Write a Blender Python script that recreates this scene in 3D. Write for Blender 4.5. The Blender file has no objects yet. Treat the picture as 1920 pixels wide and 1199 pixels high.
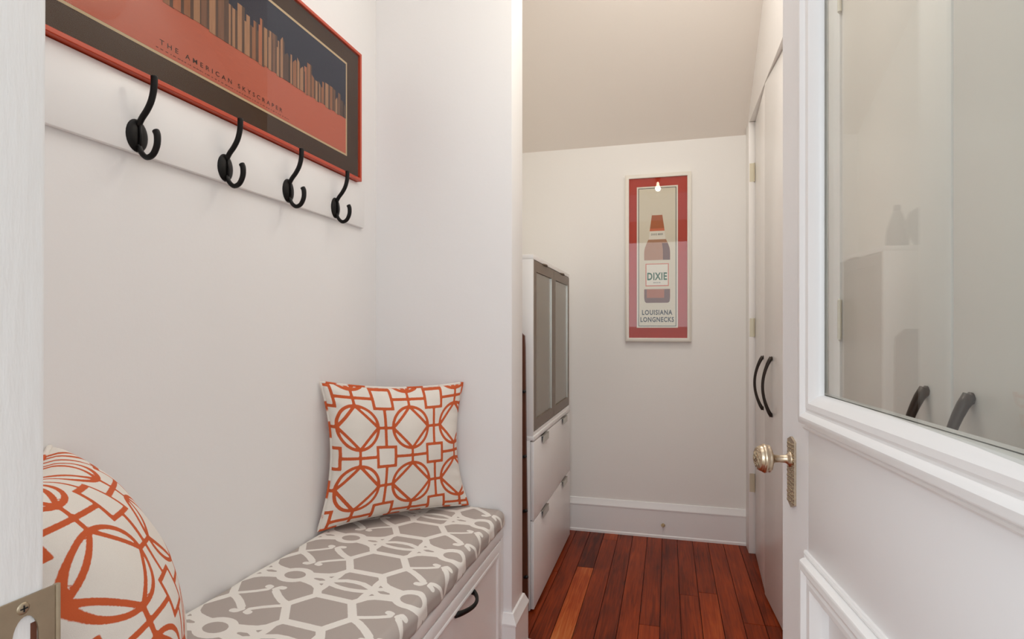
import bpy, bmesh, math, random
import numpy as np
from mathutils import Vector, Matrix
random.seed(7)
SC = bpy.context.scene
COL = SC.collection
PI = math.pi

# ------------------------------------------------------------------ camera, world, lights, exposure
cd = bpy.data.cameras.new('camera'); cam = bpy.data.objects.new('camera', cd); COL.objects.link(cam)
cam.location = (0, 0, 1.22); cam.rotation_euler = (PI/2, 0, math.atan(292/1085))
cd.sensor_fit = 'HORIZONTAL'; cd.sensor_width = 36; cd.lens = 1085/1920*36; cd.shift_y = 17.5/1920
cd.clip_start = 0.02
SC.camera = cam
SC.view_settings.view_transform = 'Standard'; SC.view_settings.look = 'None'
SC.view_settings.gamma = 1.0; SC.view_settings.use_curve_mapping = False
SC.view_settings.exposure = 0.14
SC.cycles.max_bounces = 10; SC.cycles.diffuse_bounces = 10; SC.cycles.transparent_max_bounces = 12
SC.cycles.caustics_reflective = False; SC.cycles.caustics_refractive = False
W = bpy.data.worlds.new('world'); SC.world = W; W.use_nodes = True
W.node_tree.nodes['Background'].inputs[0].default_value = (0.88, 0.945, 1.0, 1)
W.node_tree.nodes['Background'].inputs[1].default_value = 1.25

def lamp(name, kind, loc, energy, color, size=0.1, size_y=None, rot=(0, 0, 0)):
    l = bpy.data.lights.new(name, kind); l.energy = energy; l.color = color
    if kind == 'AREA':
        l.size = size
        if size_y: l.shape = 'RECTANGLE'; l.size_y = size_y
    else: l.shadow_soft_size = size
    o = bpy.data.objects.new(name, l); COL.objects.link(o); o.location = loc; o.rotation_euler = rot
    return o
# daylight from the front room behind the doorway; bulb of the pendant in the hall
lamp('front_room_daylight', 'AREA', (-0.1, -2.2, 1.95), 33, (0.87, 0.945, 1.0), 2.8, 1.4, (PI/2, 0, 0))
lamp('entry_fill_light', 'AREA', (-0.30, 0.90, 2.965), 5, (0.92, 0.96, 1.0), 1.1, 1.0)  # added overhead fill to even out the entry; there is no skylight
lamp('hall_fill_light', 'AREA', (-0.05, 2.24, 2.97), 7, (1.0, 0.955, 0.885), 0.8, 0.4)  # unseen fill added to brighten the back of the hall, no fixture behind it
lamp('pendant_light', 'POINT', (-0.085, 1.64, 2.47), 10.5, (1.0, 0.91, 0.79), 0.022)


# ------------------------------------------------------------------ node / material helpers
def new_mat(name):
    m = bpy.data.materials.new(name); m.use_nodes = True
    return m, m.node_tree.nodes, m.node_tree.links, m.node_tree.nodes['Principled BSDF']
def mat(name, col, rough=0.5, metal=0.0, spec=0.5, bump=0.0, bscale=60.0, var=0.0, stretch=(1, 1, 1), coat=0.0):
    m, N, L, p = new_mat(name)
    p.inputs['Base Color'].default_value = (*col, 1); p.inputs['Roughness'].default_value = rough
    p.inputs['Metallic'].default_value = metal; p.inputs['Specular IOR Level'].default_value = spec
    p.inputs['Coat Weight'].default_value = coat
    if bump or var:
        tc = N.new('ShaderNodeTexCoord'); mp = N.new('ShaderNodeMapping'); mp.inputs['Scale'].default_value = stretch
        nz = N.new('ShaderNodeTexNoise'); nz.inputs['Scale'].default_value = bscale; nz.inputs['Detail'].default_value = 4
        L.new(tc.outputs['Object'], mp.inputs[0]); L.new(mp.outputs[0], nz.inputs['Vector'])
        if bump:
            b = N.new('ShaderNodeBump'); b.inputs['Strength'].default_value = bump; b.inputs['Distance'].default_value = 0.002
            L.new(nz.outputs[0], b.inputs['Height']); L.new(b.outputs[0], p.inputs['Normal'])
        if var:
            mx = N.new('ShaderNodeMix'); mx.data_type = 'RGBA'
            mx.inputs[6].default_value = (*[c*(1-var) for c in col], 1); mx.inputs[7].default_value = (*[min(1, c*(1+var)) for c in col], 1)
            L.new(nz.outputs[0], mx.inputs[0]); L.new(mx.outputs[2], p.inputs['Base Color'])
    return m
def glass_mat(name, tint=(1, 1, 1), gain=1.0):
    m, N, L, p = new_mat(name); N.remove(p)
    out = N['Material Output']; t = N.new('ShaderNodeBsdfTransparent'); g = N.new('ShaderNodeBsdfGlossy')
    t.inputs[0].default_value = (*tint, 1); g.inputs['Roughness'].default_value = 0.0
    # Schlick reflectance from the angle to the surface, the same from either side
    ge = N.new('ShaderNodeNewGeometry'); dt = N.new('ShaderNodeVectorMath'); dt.operation = 'DOT_PRODUCT'
    L.new(ge.outputs['Normal'], dt.inputs[0]); L.new(ge.outputs['Incoming'], dt.inputs[1])
    def mth(op, a, b=None, c=None):
        q = N.new('ShaderNodeMath'); q.operation = op
        for k, v in enumerate((a, b, c)):
            if v is None: continue
            if isinstance(v, (int, float)): q.inputs[k].default_value = v
            else: L.new(v, q.inputs[k])
        return q.outputs[0]
    f = mth('MULTIPLY_ADD', mth('POWER', mth('SUBTRACT', 1.0, mth('ABSOLUTE', dt.outputs['Value'])), 5.0), 0.96, 0.04)
    mu = N.new('ShaderNodeMath'); mu.operation = 'MULTIPLY'; mu.inputs[1].default_value = gain; mu.use_clamp = True; L.new(f, mu.inputs[0])
    mx = N.new('ShaderNodeMixShader')
    L.new(mu.outputs[0], mx.inputs[0]); L.new(t.outputs[0], mx.inputs[1]); L.new(g.outputs[0], mx.inputs[2])
    L.new(mx.outputs[0], out.inputs[0])
    return m
def attr_two_colour(name, attr, ca, cb, width, rough=0.85, weave=900.0, bump=0.25, var=0.06):
    """fabric: colour a where the distance attribute < 0 (the printed line), colour b elsewhere, with woven grain"""
    m, N, L, p = new_mat(name)
    at = N.new('ShaderNodeAttribute'); at.attribute_name = attr
    tc = N.new('ShaderNodeTexCoord'); nz = N.new('ShaderNodeTexNoise'); nz.inputs['Scale'].default_value = 260; nz.inputs['Detail'].default_value = 3
    L.new(tc.outputs['Object'], nz.inputs['Vector'])
    ad = N.new('ShaderNodeMath'); ad.operation = 'MULTIPLY_ADD'; ad.inputs[1].default_value = width*0.8; 
    L.new(nz.outputs[0], ad.inputs[0]); L.new(at.outputs['Fac'], ad.inputs[2])
    mr = N.new('ShaderNodeMapRange'); mr.inputs[1].default_value = width*0.4 - width*0.25; mr.inputs[2].default_value = width*0.4 + width*0.25
    L.new(ad.outputs[0], mr.inputs[0])
    mx = N.new('ShaderNodeMix'); mx.data_type = 'RGBA'; mx.inputs[6].default_value = (*ca, 1); mx.inputs[7].default_value = (*cb, 1)
    L.new(mr.outputs[0], mx.inputs[0])
    n2 = N.new('ShaderNodeTexNoise'); n2.inputs['Scale'].default_value = weave; n2.inputs['Detail'].default_value = 2
    L.new(tc.outputs['Object'], n2.inputs['Vector'])
    hs = N.new('ShaderNodeHueSaturation'); v = N.new('ShaderNodeMapRange'); v.inputs[3].default_value = 1-var; v.inputs[4].default_value = 1+var
    L.new(n2.outputs[0], v.inputs[0]); L.new(v.outputs[0], hs.inputs['Value']); L.new(mx.outputs[2], hs.inputs['Color'])
    L.new(hs.outputs[0], p.inputs['Base Color'])
    b = N.new('ShaderNodeBump'); b.inputs['Strength'].default_value = bump; b.inputs['Distance'].default_value = 0.0008
    L.new(n2.outputs[0], b.inputs['Height']); L.new(b.outputs[0], p.inputs['Normal'])
    p.inputs['Roughness'].default_value = rough; p.inputs['Specular IOR Level'].default_value = 0.15
    return m

M = {}
M['wall'] = mat('wall_paint', (0.855, 0.852, 0.850), 0.55, spec=0.3, bump=0.12, bscale=90)
M['wall2'] = mat('hall_paint', (0.855, 0.842, 0.815), 0.5, spec=0.3, bump=0.12, bscale=90)
M['ceil'] = mat('ceiling_paint', (0.85, 0.80, 0.745), 0.6, spec=0.2, bump=0.15, bscale=70)
M['trim'] = mat('trim_gloss_white', (0.86, 0.857, 0.852), 0.32, spec=0.5, bump=0.035, bscale=40)
M['jamb'] = mat('jamb_paint', (0.84, 0.83, 0.815), 0.35, spec=0.5, bump=0.35, bscale=45, var=0.015, stretch=(3, 3, 0.6))
M['door'] = mat('door_paint', (0.83, 0.82, 0.822), 0.36, spec=0.5, bump=0.12, bscale=9, stretch=(8, 8, 0.7))
M['doorgrain'] = mat('door_rail_paint', (0.83, 0.82, 0.822), 0.36, spec=0.5, bump=0.16, bscale=5, stretch=(0.8, 1, 9))
M['closet'] = mat('closet_paint', (0.87, 0.85, 0.825), 0.3, spec=0.5, bump=0.05, bscale=30)
M['cab'] = mat('cabinet_white', (0.86, 0.853, 0.845), 0.35, spec=0.5)
M['cabframe'] = mat('cabinet_brown_frame', (0.17, 0.125, 0.09), 0.4, spec=0.4, bump=0.05, bscale=40)
M['cabinside'] = mat('cabinet_inside', (0.42, 0.38, 0.31), 0.6)
M['steel'] = mat('brushed_steel', (0.62, 0.60, 0.54), 0.35, metal=1.0)
M['black'] = mat('black_iron', (0.006, 0.005, 0.0045), 0.45, spec=0.25, bump=0.15, bscale=120)
M['bronze'] = mat('oil_rubbed_bronze', (0.035, 0.024, 0.018), 0.36, metal=0.4, bump=0.15, bscale=120)
M['brass'] = mat('aged_brass', (0.52, 0.40, 0.25), 0.36, metal=1.0, bump=0.3, bscale=40, var=0.12)
M['brasstag'] = mat('dull_brass_plate', (0.40, 0.315, 0.215), 0.42, metal=0.75, bump=0.2, bscale=60, var=0.15)
M['hinge'] = mat('painted_hinge', (0.66, 0.60, 0.45), 0.3, metal=0.35)
M['knobm'] = mat('antique_knob', (0.60, 0.49, 0.36), 0.28, metal=1.0, bump=0.2, bscale=200, var=0.2)
M['brownwood'] = mat('red_brown_wood', (0.115, 0.034, 0.014), 0.45, bump=0.2, bscale=30, stretch=(6, 6, 0.5), var=0.35)
M['red'] = mat('red_frame', (0.50, 0.055, 0.016), 0.34, spec=0.5)
M['brownmat'] = mat('dark_brown_mat', (0.050, 0.021, 0.008), 0.8, spec=0.1)
M['beige'] = mat('beige_line', (0.56, 0.42, 0.25), 0.7, spec=0.1)
M['salmon'] = mat('salmon_print', (0.50, 0.12, 0.07), 0.7, spec=0.1, var=0.16, bscale=50, stretch=(1, 0.6, 14))
M['navy'] = mat('navy_print', (0.022, 0.024, 0.045), 0.7, spec=0.1)
M['ink'] = mat('dark_ink', (0.05, 0.018, 0.012), 0.8, spec=0.05)
M['ink2'] = mat('faint_ink', (0.17, 0.045, 0.03), 0.8, spec=0.05)
for i, c in enumerate([(0.30, 0.13, 0.07), (0.20, 0.10, 0.065), (0.38, 0.20, 0.115), (0.11, 0.065, 0.05), (0.42, 0.155, 0.085), (0.055, 0.035, 0.03)]):
    M['tower%d' % i] = mat('tower_print', c, 0.75, spec=0.05, var=0.35, bscale=45, stretch=(1, 9, 0.35))
M['glass'] = glass_mat('picture_glass', (0.97, 0.97, 0.96), 1.1)
M['paneglass'] = glass_mat('door_glass', (0.95, 0.965, 0.95), 1.0)
M['frost'] = mat('frosted_glass', (0.185, 0.15, 0.10), 0.22, spec=0.5)
M['whiteframe'] = mat('cream_frame', (0.80, 0.765, 0.69), 0.35)
M['redmat'] = mat('red_mat_board', (0.46, 0.045, 0.022), 0.7, spec=0.1)
M['cream'] = mat('cream_paper', (0.72, 0.66, 0.53), 0.75, spec=0.1)
M['creamw'] = mat('white_paper', (0.80, 0.76, 0.66), 0.75, spec=0.1)
M['amber'] = mat('amber_print', (0.42, 0.115, 0.030), 0.7, spec=0.1)
M['amberd'] = mat('dark_amber_print', (0.16, 0.055, 0.028), 0.7, spec=0.1)
M['ambert'] = mat('tan_print', (0.44, 0.22, 0.12), 0.7, spec=0.1)
M['orange'] = mat('orange_print', (0.62, 0.16, 0.07), 0.7, spec=0.1)
M['green'] = mat('green_ink', (0.02, 0.11, 0.03), 0.7, spec=0.1)
M['inkd'] = mat('charcoal_ink', (0.03, 0.025, 0.02), 0.8, spec=0.05)
M['peg'] = mat('black_plastic', (0.01, 0.01, 0.01), 0.4)
M['outfloor'] = mat('front_room_boards', (0.34, 0.26, 0.19), 0.35, var=0.2, bscale=20, stretch=(8, 0.5, 1))
M['greyglass'] = mat('grey_glazed', (0.17, 0.165, 0.16), 0.3)
M['bulb'], _N, _L, _p = new_mat('bulb_glow'); _p.inputs['Emission Color'].default_value = (1, 0.85, 0.62, 1); _p.inputs['Emission Strength'].default_value = 30
M['orangefab'] = attr_two_colour('orange_lattice_linen', 'pattern', (0.58, 0.115, 0.040), (0.78, 0.74, 0.68), 0.0022)
M['greyfab'] = attr_two_colour('grey_trellis_cotton', 'pattern', (0.80, 0.775, 0.73), (0.435, 0.385, 0.355), 0.0022, bump=0.15, var=0.04)

# ------------------------------------------------------------------ mesh helpers
def link(name, me, m, parent=None, smooth=False):
    o = bpy.data.objects.new(name, me); COL.objects.link(o)
    if m: me.materials.append(m)
    if parent: o.parent = parent
    if smooth:
        for p in me.polygons: p.use_smooth = True
    return o
def tag(o, label=None, cat=None, group=None, kind=None):
    if label: o['label'] = label
    if cat: o['category'] = cat
    if group: o['group'] = group
    if kind: o['kind'] = kind
    return o
def empty(name, loc, rz=0.0):
    o = bpy.data.objects.new(name, None); COL.objects.link(o); o.location = loc; o.rotation_euler = (0, 0, rz); o.empty_display_size = 0.05
    return o
class MB:
    def __init__(s): s.bm = bmesh.new()
    def box(s, x0, x1, y0, y1, z0, z1, bevel=0.0, seg=2):
        vs = [s.bm.verts.new((x, y, z)) for x in (x0, x1) for y in (y0, y1) for z in (z0, z1)]
        fs = [(0, 1, 3, 2), (4, 6, 7, 5), (0, 4, 5, 1), (2, 3, 7, 6), (0, 2, 6, 4), (1, 5, 7, 3)]
        nf = [s.bm.faces.new([vs[i] for i in f]) for f in fs]
        if bevel:
            es = list({e for f in nf for e in f.edges})
            bmesh.ops.bevel(s.bm, geom=es, offset=bevel, segments=seg, affect='EDGES', profile=0.5)
        return s
    def prism(s, pts, z0, z1, ax='z'):
        """closed polygon pts (a,b) extruded along ax; z: (x,y), x: (y,z), y: (x,z)"""
        f = {'z': lambda a, b, c: (a, b, c), 'x': lambda a, b, c: (c, a, b), 'y': lambda a, b, c: (a, c, b)}[ax]
        lo = [s.bm.verts.new(f(a, b, z0)) for a, b in pts]; hi = [s.bm.verts.new(f(a, b, z1)) for a, b in pts]
        n = len(pts); s.bm.faces.new(lo[::-1]); s.bm.faces.new(hi)
        for i in range(n): s.bm.faces.new([lo[i], lo[(i+1) % n], hi[(i+1) % n], hi[i]])
        return s
    def tube(s, path, rad, n=10, flat=1.0, updir=None):
        """round (or flattened) section swept along path"""
        path = [Vector(p) for p in path]
        if not hasattr(rad, '__len__'): rad = [rad]*len(path)
        rings = []
        ref = Vector(updir) if updir else Vector((0.13, 0.31, 0.94))
        for i, p in enumerate(path):
            t = (path[min(i+1, len(path)-1)] - path[max(i-1, 0)]).normalized()
            a = t.cross(ref); a = a.normalized() if a.length > 1e-5 else t.orthogonal().normalized()
            b = a.cross(t).normalized()
            rings.append([s.bm.verts.new(p + (a*math.cos(2*PI*k/n)*flat + b*math.sin(2*PI*k/n))*rad[i]) for k in range(n)])
        for r0, r1 in zip(rings, rings[1:]):
            for k in range(n): s.bm.faces.new([r0[k], r0[(k+1) % n], r1[(k+1) % n], r1[k]])
        s.bm.faces.new(rings[0][::-1]); s.bm.faces.new(rings[-1])
        return s
    def lathe(s, prof, center, axis='z', n=28, sign=1):
        """prof = [(r, h)], revolved about axis through center"""
        f = {'z': lambda r, a, h: (r*math.cos(a), r*math.sin(a), h), 'y': lambda r, a, h: (r*math.cos(a), h, r*math.sin(a)), 'x': lambda r, a, h: (h, r*math.cos(a), r*math.sin(a))}[axis]
        c = Vector(center); rings = []
        for r, h in prof:
            if r < 1e-6: rings.append([s.bm.verts.new(c + Vector(f(0, 0, h*sign)))])
            else: rings.append([s.bm.verts.new(c + Vector(f(r, 2*PI*k/n, h*sign))) for k in range(n)])
        for a, b in zip(rings, rings[1:]):
            for k in range(n):
                q = [a[k % len(a)], a[(k+1) % len(a)], b[(k+1) % len(b)], b[k % len(b)]]
                u = []; [u.append(v) for v in q if v not in u]
                if len(u) > 2: s.bm.faces.new(u)
        for r in (rings[0], rings[-1]):
            if len(r) > 1: s.bm.faces.new(r)
        return s
    def frame(s, rect, prof, depth_axis='y', sign=-1, base=0.0):
        """mitred moulding around rect (a0,a1,b0,b1): prof = [(w inward, h)], height along sign*depth_axis"""
        a0, a1, b0, b1 = rect
        def P(a, b, h):
            d = base + sign*h
            return (a, d, b) if depth_axis == 'y' else ((d, a, b) if depth_axis == 'x' else (a, b, d))
        loops = [[s.bm.verts.new(P(a, b, h)) for a, b in ((a0+w, b0+w), (a1-w, b0+w), (a1-w, b1-w), (a0+w, b1-w))] for w, h in prof]
        for l0, l1 in zip(loops, loops[1:]):
            for k in range(4): s.bm.faces.new([l0[k], l0[(k+1) % 4], l1[(k+1) % 4], l1[k]])
        return s
    def build(s, name, m, parent=None, smooth=False, auto=None):
        bmesh.ops.recalc_face_normals(s.bm, faces=s.bm.faces)
        me = bpy.data.meshes.new(name); s.bm.to_mesh(me); s.bm.free()
        o = link(name, me, m, parent, smooth)
        if auto is not None:
            for p in me.polygons: p.use_smooth = True
            me.set_sharp_from_angle(angle=math.radians(auto))
        return o
def box(name, m, b, parent=None, bevel=0.0): return MB().box(*b, bevel=bevel).build(name, m, parent, auto=40 if bevel else None)
def curve_plate(outer, holes, depth):
    """flat plate with holes in the XY plane, thickness depth; returns a mesh"""
    cu = bpy.data.curves.new('plate', 'CURVE'); cu.dimensions = '2D'; cu.fill_mode = 'BOTH'; cu.extrude = depth/2
    for loop in [outer] + holes:
        sp = cu.splines.new('POLY'); sp.points.add(len(loop)-1); sp.use_cyclic_u = True
        for q, (x, y) in zip(sp.points, loop): q.co = (x, y, 0, 1)
    tmp = bpy.data.objects.new('tmp', cu); COL.objects.link(tmp)
    bpy.context.view_layer.update()
    me = bpy.data.meshes.new_from_object(tmp.evaluated_get(bpy.context.evaluated_depsgraph_get()))
    bpy.data.objects.remove(tmp); bpy.data.curves.remove(cu)
    me.materials.clear()
    return me
def text_mesh(body, size, width=None, height=None, spacing=1.0, bold=0.0):
    cu = bpy.data.curves.new('txt', 'FONT'); cu.body = body; cu.size = size; cu.align_x = 'CENTER'; cu.align_y = 'CENTER'; cu.space_character = spacing
    cu.offset = bold; cu.resolution_u = 3
    tmp = bpy.data.objects.new('tmp', cu); COL.objects.link(tmp); bpy.context.view_layer.update()
    me = bpy.data.meshes.new_from_object(tmp.evaluated_get(bpy.context.evaluated_depsgraph_get()))
    bpy.data.objects.remove(tmp); bpy.data.curves.remove(cu); me.materials.clear()
    co = np.array([v.co[:] for v in me.vertices])
    w = co[:, 0].max()-co[:, 0].min(); h = co[:, 1].max()-co[:, 1].min()
    co[:, 0] -= (co[:, 0].max()+co[:, 0].min())/2; co[:, 1] -= (co[:, 1].max()+co[:, 1].min())/2
    if width: co[:, 0] *= width/w
    if height: co[:, 1] *= height/h
    me.vertices.foreach_set('co', co.astype(np.float32).ravel()); me.update()
    return me
def quad_poly(name, pts, m, parent, y):
    """flat printed shape facing -Y at depth y; pts (x,z)"""
    bm = bmesh.new(); bm.faces.new([bm.verts.new((a, y, b)) for a, b in pts]); me = bpy.data.meshes.new(name); bm.to_mesh(me); bm.free()
    return link(name, me, m, parent)

# ------------------------------------------------------------------ setting: shell
XL, YE, XP, YP2, XREC, YB, XR, YF = -1.081, 2.008, -0.5406, 2.165, -0.95, 3.50, 0.428, 0.345
ZC = 3.0
S = lambda o: tag(o, kind='structure')
# floor boards, one mesh with a tone and a grain offset per board
def make_floor():
    bm = bmesh.new(); tone = bm.faces.layers.float.new('tone'); off = bm.faces.layers.float.new('grain')
    w = 0.0835; x = -1.20; k = 0
    rnd = random.Random(11)
    while x < 1.15:
        y = 0.20 - rnd.random()*1.2
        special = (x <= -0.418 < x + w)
        cuts = []
        while y < 3.6:
            ln = rnd.uniform(0.9, 2.4); cuts.append((y, y+ln)); y += ln
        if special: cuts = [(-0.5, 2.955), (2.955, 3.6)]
        for j, (y0, y1) in enumerate(cuts):
            t = rnd.uniform(0.18, 0.62) + (0.12 if rnd.random() < 0.2 else 0)
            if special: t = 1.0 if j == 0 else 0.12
            y0c = max(y0, 0.20); y1c = min(y1, 3.6)
            if y1c <= y0c: continue
            g = 0.0008
            X0, X1 = x+g, x+w-g; Y0, Y1 = y0c+g/2, y1c-g/2
            c = 0.0012
            top = [bm.verts.new(q) for q in ((X0+c, Y0+c, 0), (X1-c, Y0+c, 0), (X1-c, Y1-c, 0), (X0+c, Y1-c, 0))]
            low = [bm.verts.new(q) for q in ((X0, Y0, -0.0035), (X1, Y0, -0.0035), (X1, Y1, -0.0035), (X0, Y1, -0.0035))]
            o_ = rnd.random()*40
            fs = [bm.faces.new(top)] + [bm.faces.new([low[i], low[(i+1) % 4], top[(i+1) % 4], top[i]]) for i in range(4)]
            for f in fs: f[tone] = t; f[off] = o_
        x += w; k += 1
    v = [bm.verts.new(q) for q in ((-1.25, 0.2, -0.0036), (1.2, 0.2, -0.0036), (1.2, 3.65, -0.0036), (-1.25, 3.65, -0.0036))]
    f = bm.faces.new(v); f[tone] = -0.6
    v2 = [bm.verts.new((q.co.x, q.co.y, -0.05)) for q in v]; bm.faces.new(v2[::-1])
    for i in range(4): bm.faces.new([v[i], v2[i], v2[(i+1) % 4], v[(i+1) % 4]])
    me = bpy.data.meshes.new('floor'); bm.to_mesh(me); bm.free()
    m, N, L, p = new_mat('heart_pine_boards')
    a = N.new('ShaderNodeAttribute'); a.attribute_name = 'tone'; g = N.new('ShaderNodeAttribute'); g.attribute_name = 'grain'
    tc = N.new('ShaderNodeTexCoord'); cx = N.new('ShaderNodeCombineXYZ'); L.new(g.outputs['Fac'], cx.inputs[2])
    va = N.new('ShaderNodeVectorMath'); va.operation = 'ADD'; L.new(tc.outputs['Object'], va.inputs[0]); L.new(cx.outputs[0], va.inputs[1])
    mp = N.new('ShaderNodeMapping'); mp.inputs['Scale'].default_value = (26, 1.1, 1); L.new(va.outputs[0], mp.inputs[0])
    nz = N.new('ShaderNodeTexNoise'); nz.inputs['Scale'].default_value = 3.2; nz.inputs['Detail'].default_value = 6; nz.inputs['Distortion'].default_value = 1.2
    L.new(mp.outputs[0], nz.inputs['Vector'])
    mp2 = N.new('ShaderNodeMapping'); mp2.inputs['Scale'].default_value = (5, 1.6, 1); L.new(va.outputs[0], mp2.inputs[0])
    n2 = N.new('ShaderNodeTexNoise'); n2.inputs['Scale'].default_value = 1.6; n2.inputs['Detail'].default_value = 3; L.new(mp2.outputs[0], n2.inputs['Vector'])
    s1 = N.new('ShaderNodeMath'); s1.operation = 'MULTIPLY_ADD'; s1.inputs[1].default_value = 1.15; L.new(nz.outputs[0], s1.inputs[0]); L.new(a.outputs['Fac'], s1.inputs[2])
    s2 = N.new('ShaderNodeMath'); s2.operation = 'MULTIPLY_ADD'; s2.inputs[1].default_value = 0.95; L.new(n2.outputs[0], s2.inputs[0]); L.new(s1.outputs[0], s2.inputs[2])
    cr = N.new('ShaderNodeValToRGB'); e = cr.color_ramp.elements
    mr = N.new('ShaderNodeMapRange'); mr.inputs[1].default_value = 0.52; mr.inputs[2].default_value = 2.45; L.new(s2.outputs[0], mr.inputs[0]); L.new(mr.outputs[0], cr.inputs[0])
    e[0].position = 0.0; e[0].color = (0.012, 0.004, 0.002, 1); e[1].position = 1.0; e[1].color = (0.60, 0.20, 0.06, 1)
    for pos, c in ((0.28, (0.082, 0.012, 0.004, 1)), (0.48, (0.215, 0.030, 0.006, 1)), (0.66, (0.36, 0.055, 0.010, 1)), (0.82, (0.50, 0.105, 0.022, 1))):
        q = e.new(pos); q.color = c
    L.new(cr.outputs[0], p.inputs['Base Color'])
    p.inputs['Roughness'].default_value = 0.36; p.inputs['Specular IOR Level'].default_value = 0.12
    b = N.new('ShaderNodeBump'); b.inputs['Strength'].default_value = 0.12; b.inputs['Distance'].default_value = 0.002; L.new(nz.outputs[0], b.inputs['Height']); L.new(b.outputs[0], p.inputs['Normal'])
    return S(link('floor', me, m))
make_floor()
S(box('floor_front', M['outfloor'], (-3.0, 3.0, -3.4, 0.199, -0.05, 0.0)))
S(box('wall_left', M['wall'], (XL-0.12, XL, 0.20, YE, 0.0, ZC)))
S(box('wall_partition', M['wall'], (-1.30, XP, YE, YP2, 0.0, ZC), bevel=0.004))
S(box('wall_recess', M['wall2'], (XREC-0.12, XREC, YP2, YB, 0.0, ZC)))
S(box('wall_back', M['wall2'], (-1.10, 1.15, YB, YB+0.12, 0.0, 2.6)))
# ceiling: flat over the entry, falling with the roof towards the back wall
mb = MB(); zs = 2.316; yk = YB - (ZC-zs)/0.729
mb.prism([(0.20, ZC), (yk, ZC), (YB, zs), (YB+0.13, zs-0.095), (YB+0.13, zs+0.2), (yk, ZC+0.14), (0.20, ZC+0.14)], -1.30, 1.15, 'x')
S(mb.build('ceiling', M['ceil']))
# front wall with doorway and transom opening
mb = MB(); JX0, JX1 = -0.472, 0.335
mb.box(-1.30, JX0-0.018, 0.20, YF, 0, ZC); mb.box(JX1+0.018, 1.15, 0.20, YF, 0, ZC)
mb.box(JX0-0.018, JX1+0.018, 0.20, YF, 2.20, 2.42); mb.box(JX0-0.018, JX1+0.018, 0.20, YF, 2.75, ZC)
S(mb.build('wall_front', M['wall']))
# door jamb with strike plate (old, very slightly out of plumb)
mb = MB()
for (z0, z1) in ((0.0, 2.2),):
    lean = lambda z: 0.0046*(z-1.22)
    pr = []
    for z in (z0, z1):
        y = YF - 0.0005 + lean(z)
        pr.append([(JX0-0.018, 0.199, z), (JX0, 0.199, z), (JX0, y-0.004, z), (JX0-0.0012, y-0.0012, z), (JX0-0.004, y, z), (JX0-0.018, y, z)])
    lo = [mb.bm.verts.new(q) for q in pr[0]]; hi = [mb.bm.verts.new(q) for q in pr[1]]
    mb.bm.faces.new(lo[::-1]); mb.bm.faces.new(hi)
    for i in range(6): mb.bm.faces.new([lo[i], lo[(i+1) % 6], hi[(i+1) % 6], hi[i]])
jamb = S(mb.build('trim_1', M['jamb'], auto=25))
S(box('trim_2', M['jamb'], (JX1, JX1+0.018, 0.199, YF-0.0005, 0, 2.2), bevel=0.002))
# strike plate, in the jamb's plane: local x = world Y, local y = Z
arch = [(0.3185 + 0.0, 0.915)] + [(0.328 - 0.0095*math.cos(t), 0.985 + 0.017*math.sin(t)) for t in np.linspace(0, PI, 14)] + [(0.3375, 0.915)]
hole2 = [(0.3195, 0.865), (0.3195, 0.815), (0.3365, 0.815), (0.3365, 0.865)]
outer = [(0.300, 0.785), (0.3497, 0.785), (0.3497, 1.0165), (0.300, 1.0165)]
me = curve_plate(outer, [arch, hole2], 0.0016)
me.transform(Matrix(((0, 0, 1, JX0+0.0009), (1, 0, 0, 0), (0, 1, 0, 0), (0, 0, 0, 1))))
sp = link('strike_plate', me, M['brasstag'], jamb)
lipmb = MB().prism([(JX0-0.0012, 0.3500), (JX0+0.0006, 0.3504), (JX0+0.0020, 0.3520), (JX0+0.0022, 0.3538), (JX0+0.0010, 0.3546), (JX0-0.0010, 0.3546), (JX0-0.0022, 0.3536), (JX0-0.0022, 0.3510)], 0.80, 1.0160, 'z')
lipmb.build('strike_lip', M['brasstag'], sp, auto=40)
scr = MB().lathe([(0, 0.0012), (0.003, 0.0010), (0.0046, 0.0003), (0.0046, -0.0004), (0.0052, -0.0004)], (JX0+0.0016, 0.3262, 1.0085), 'x', 20)
scr.build('screw', M['brasstag'], sp, smooth=True)
sl = MB(); sl.box(JX0+0.0024, JX0+0.0031, 0.3236, 0.3288, 1.0080, 1.0090); sl.box(JX0+0.0024, JX0+0.0031, 0.3257, 0.3267, 1.0060, 1.0110); sl.build('screw_slot', M['peg'], sp)
box('latch_pocket', M['brownwood'], (JX0-0.0006, JX0+0.00015, 0.3325, 0.3372, 0.972, 0.994), sp)

# baseboards
def baseboard_profile(h=0.20, t=0.018):
    return [(0, 0), (t+0.004, 0), (t+0.004, 0.012), (t, 0.018), (t, h-0.042), (t+0.003, h-0.040), (t+0.003, h-0.034), (t-0.002, h-0.024), (t-0.009, h-0.008), (t-0.011, h-0.002), (0.004, h), (0, h)]
mb = MB(); mb.prism([(YB-a, b) for a, b in baseboard_profile()], XREC, XR-0.0005, 'x'); S(mb.build('baseboard_back', M['trim'], auto=25))
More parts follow.
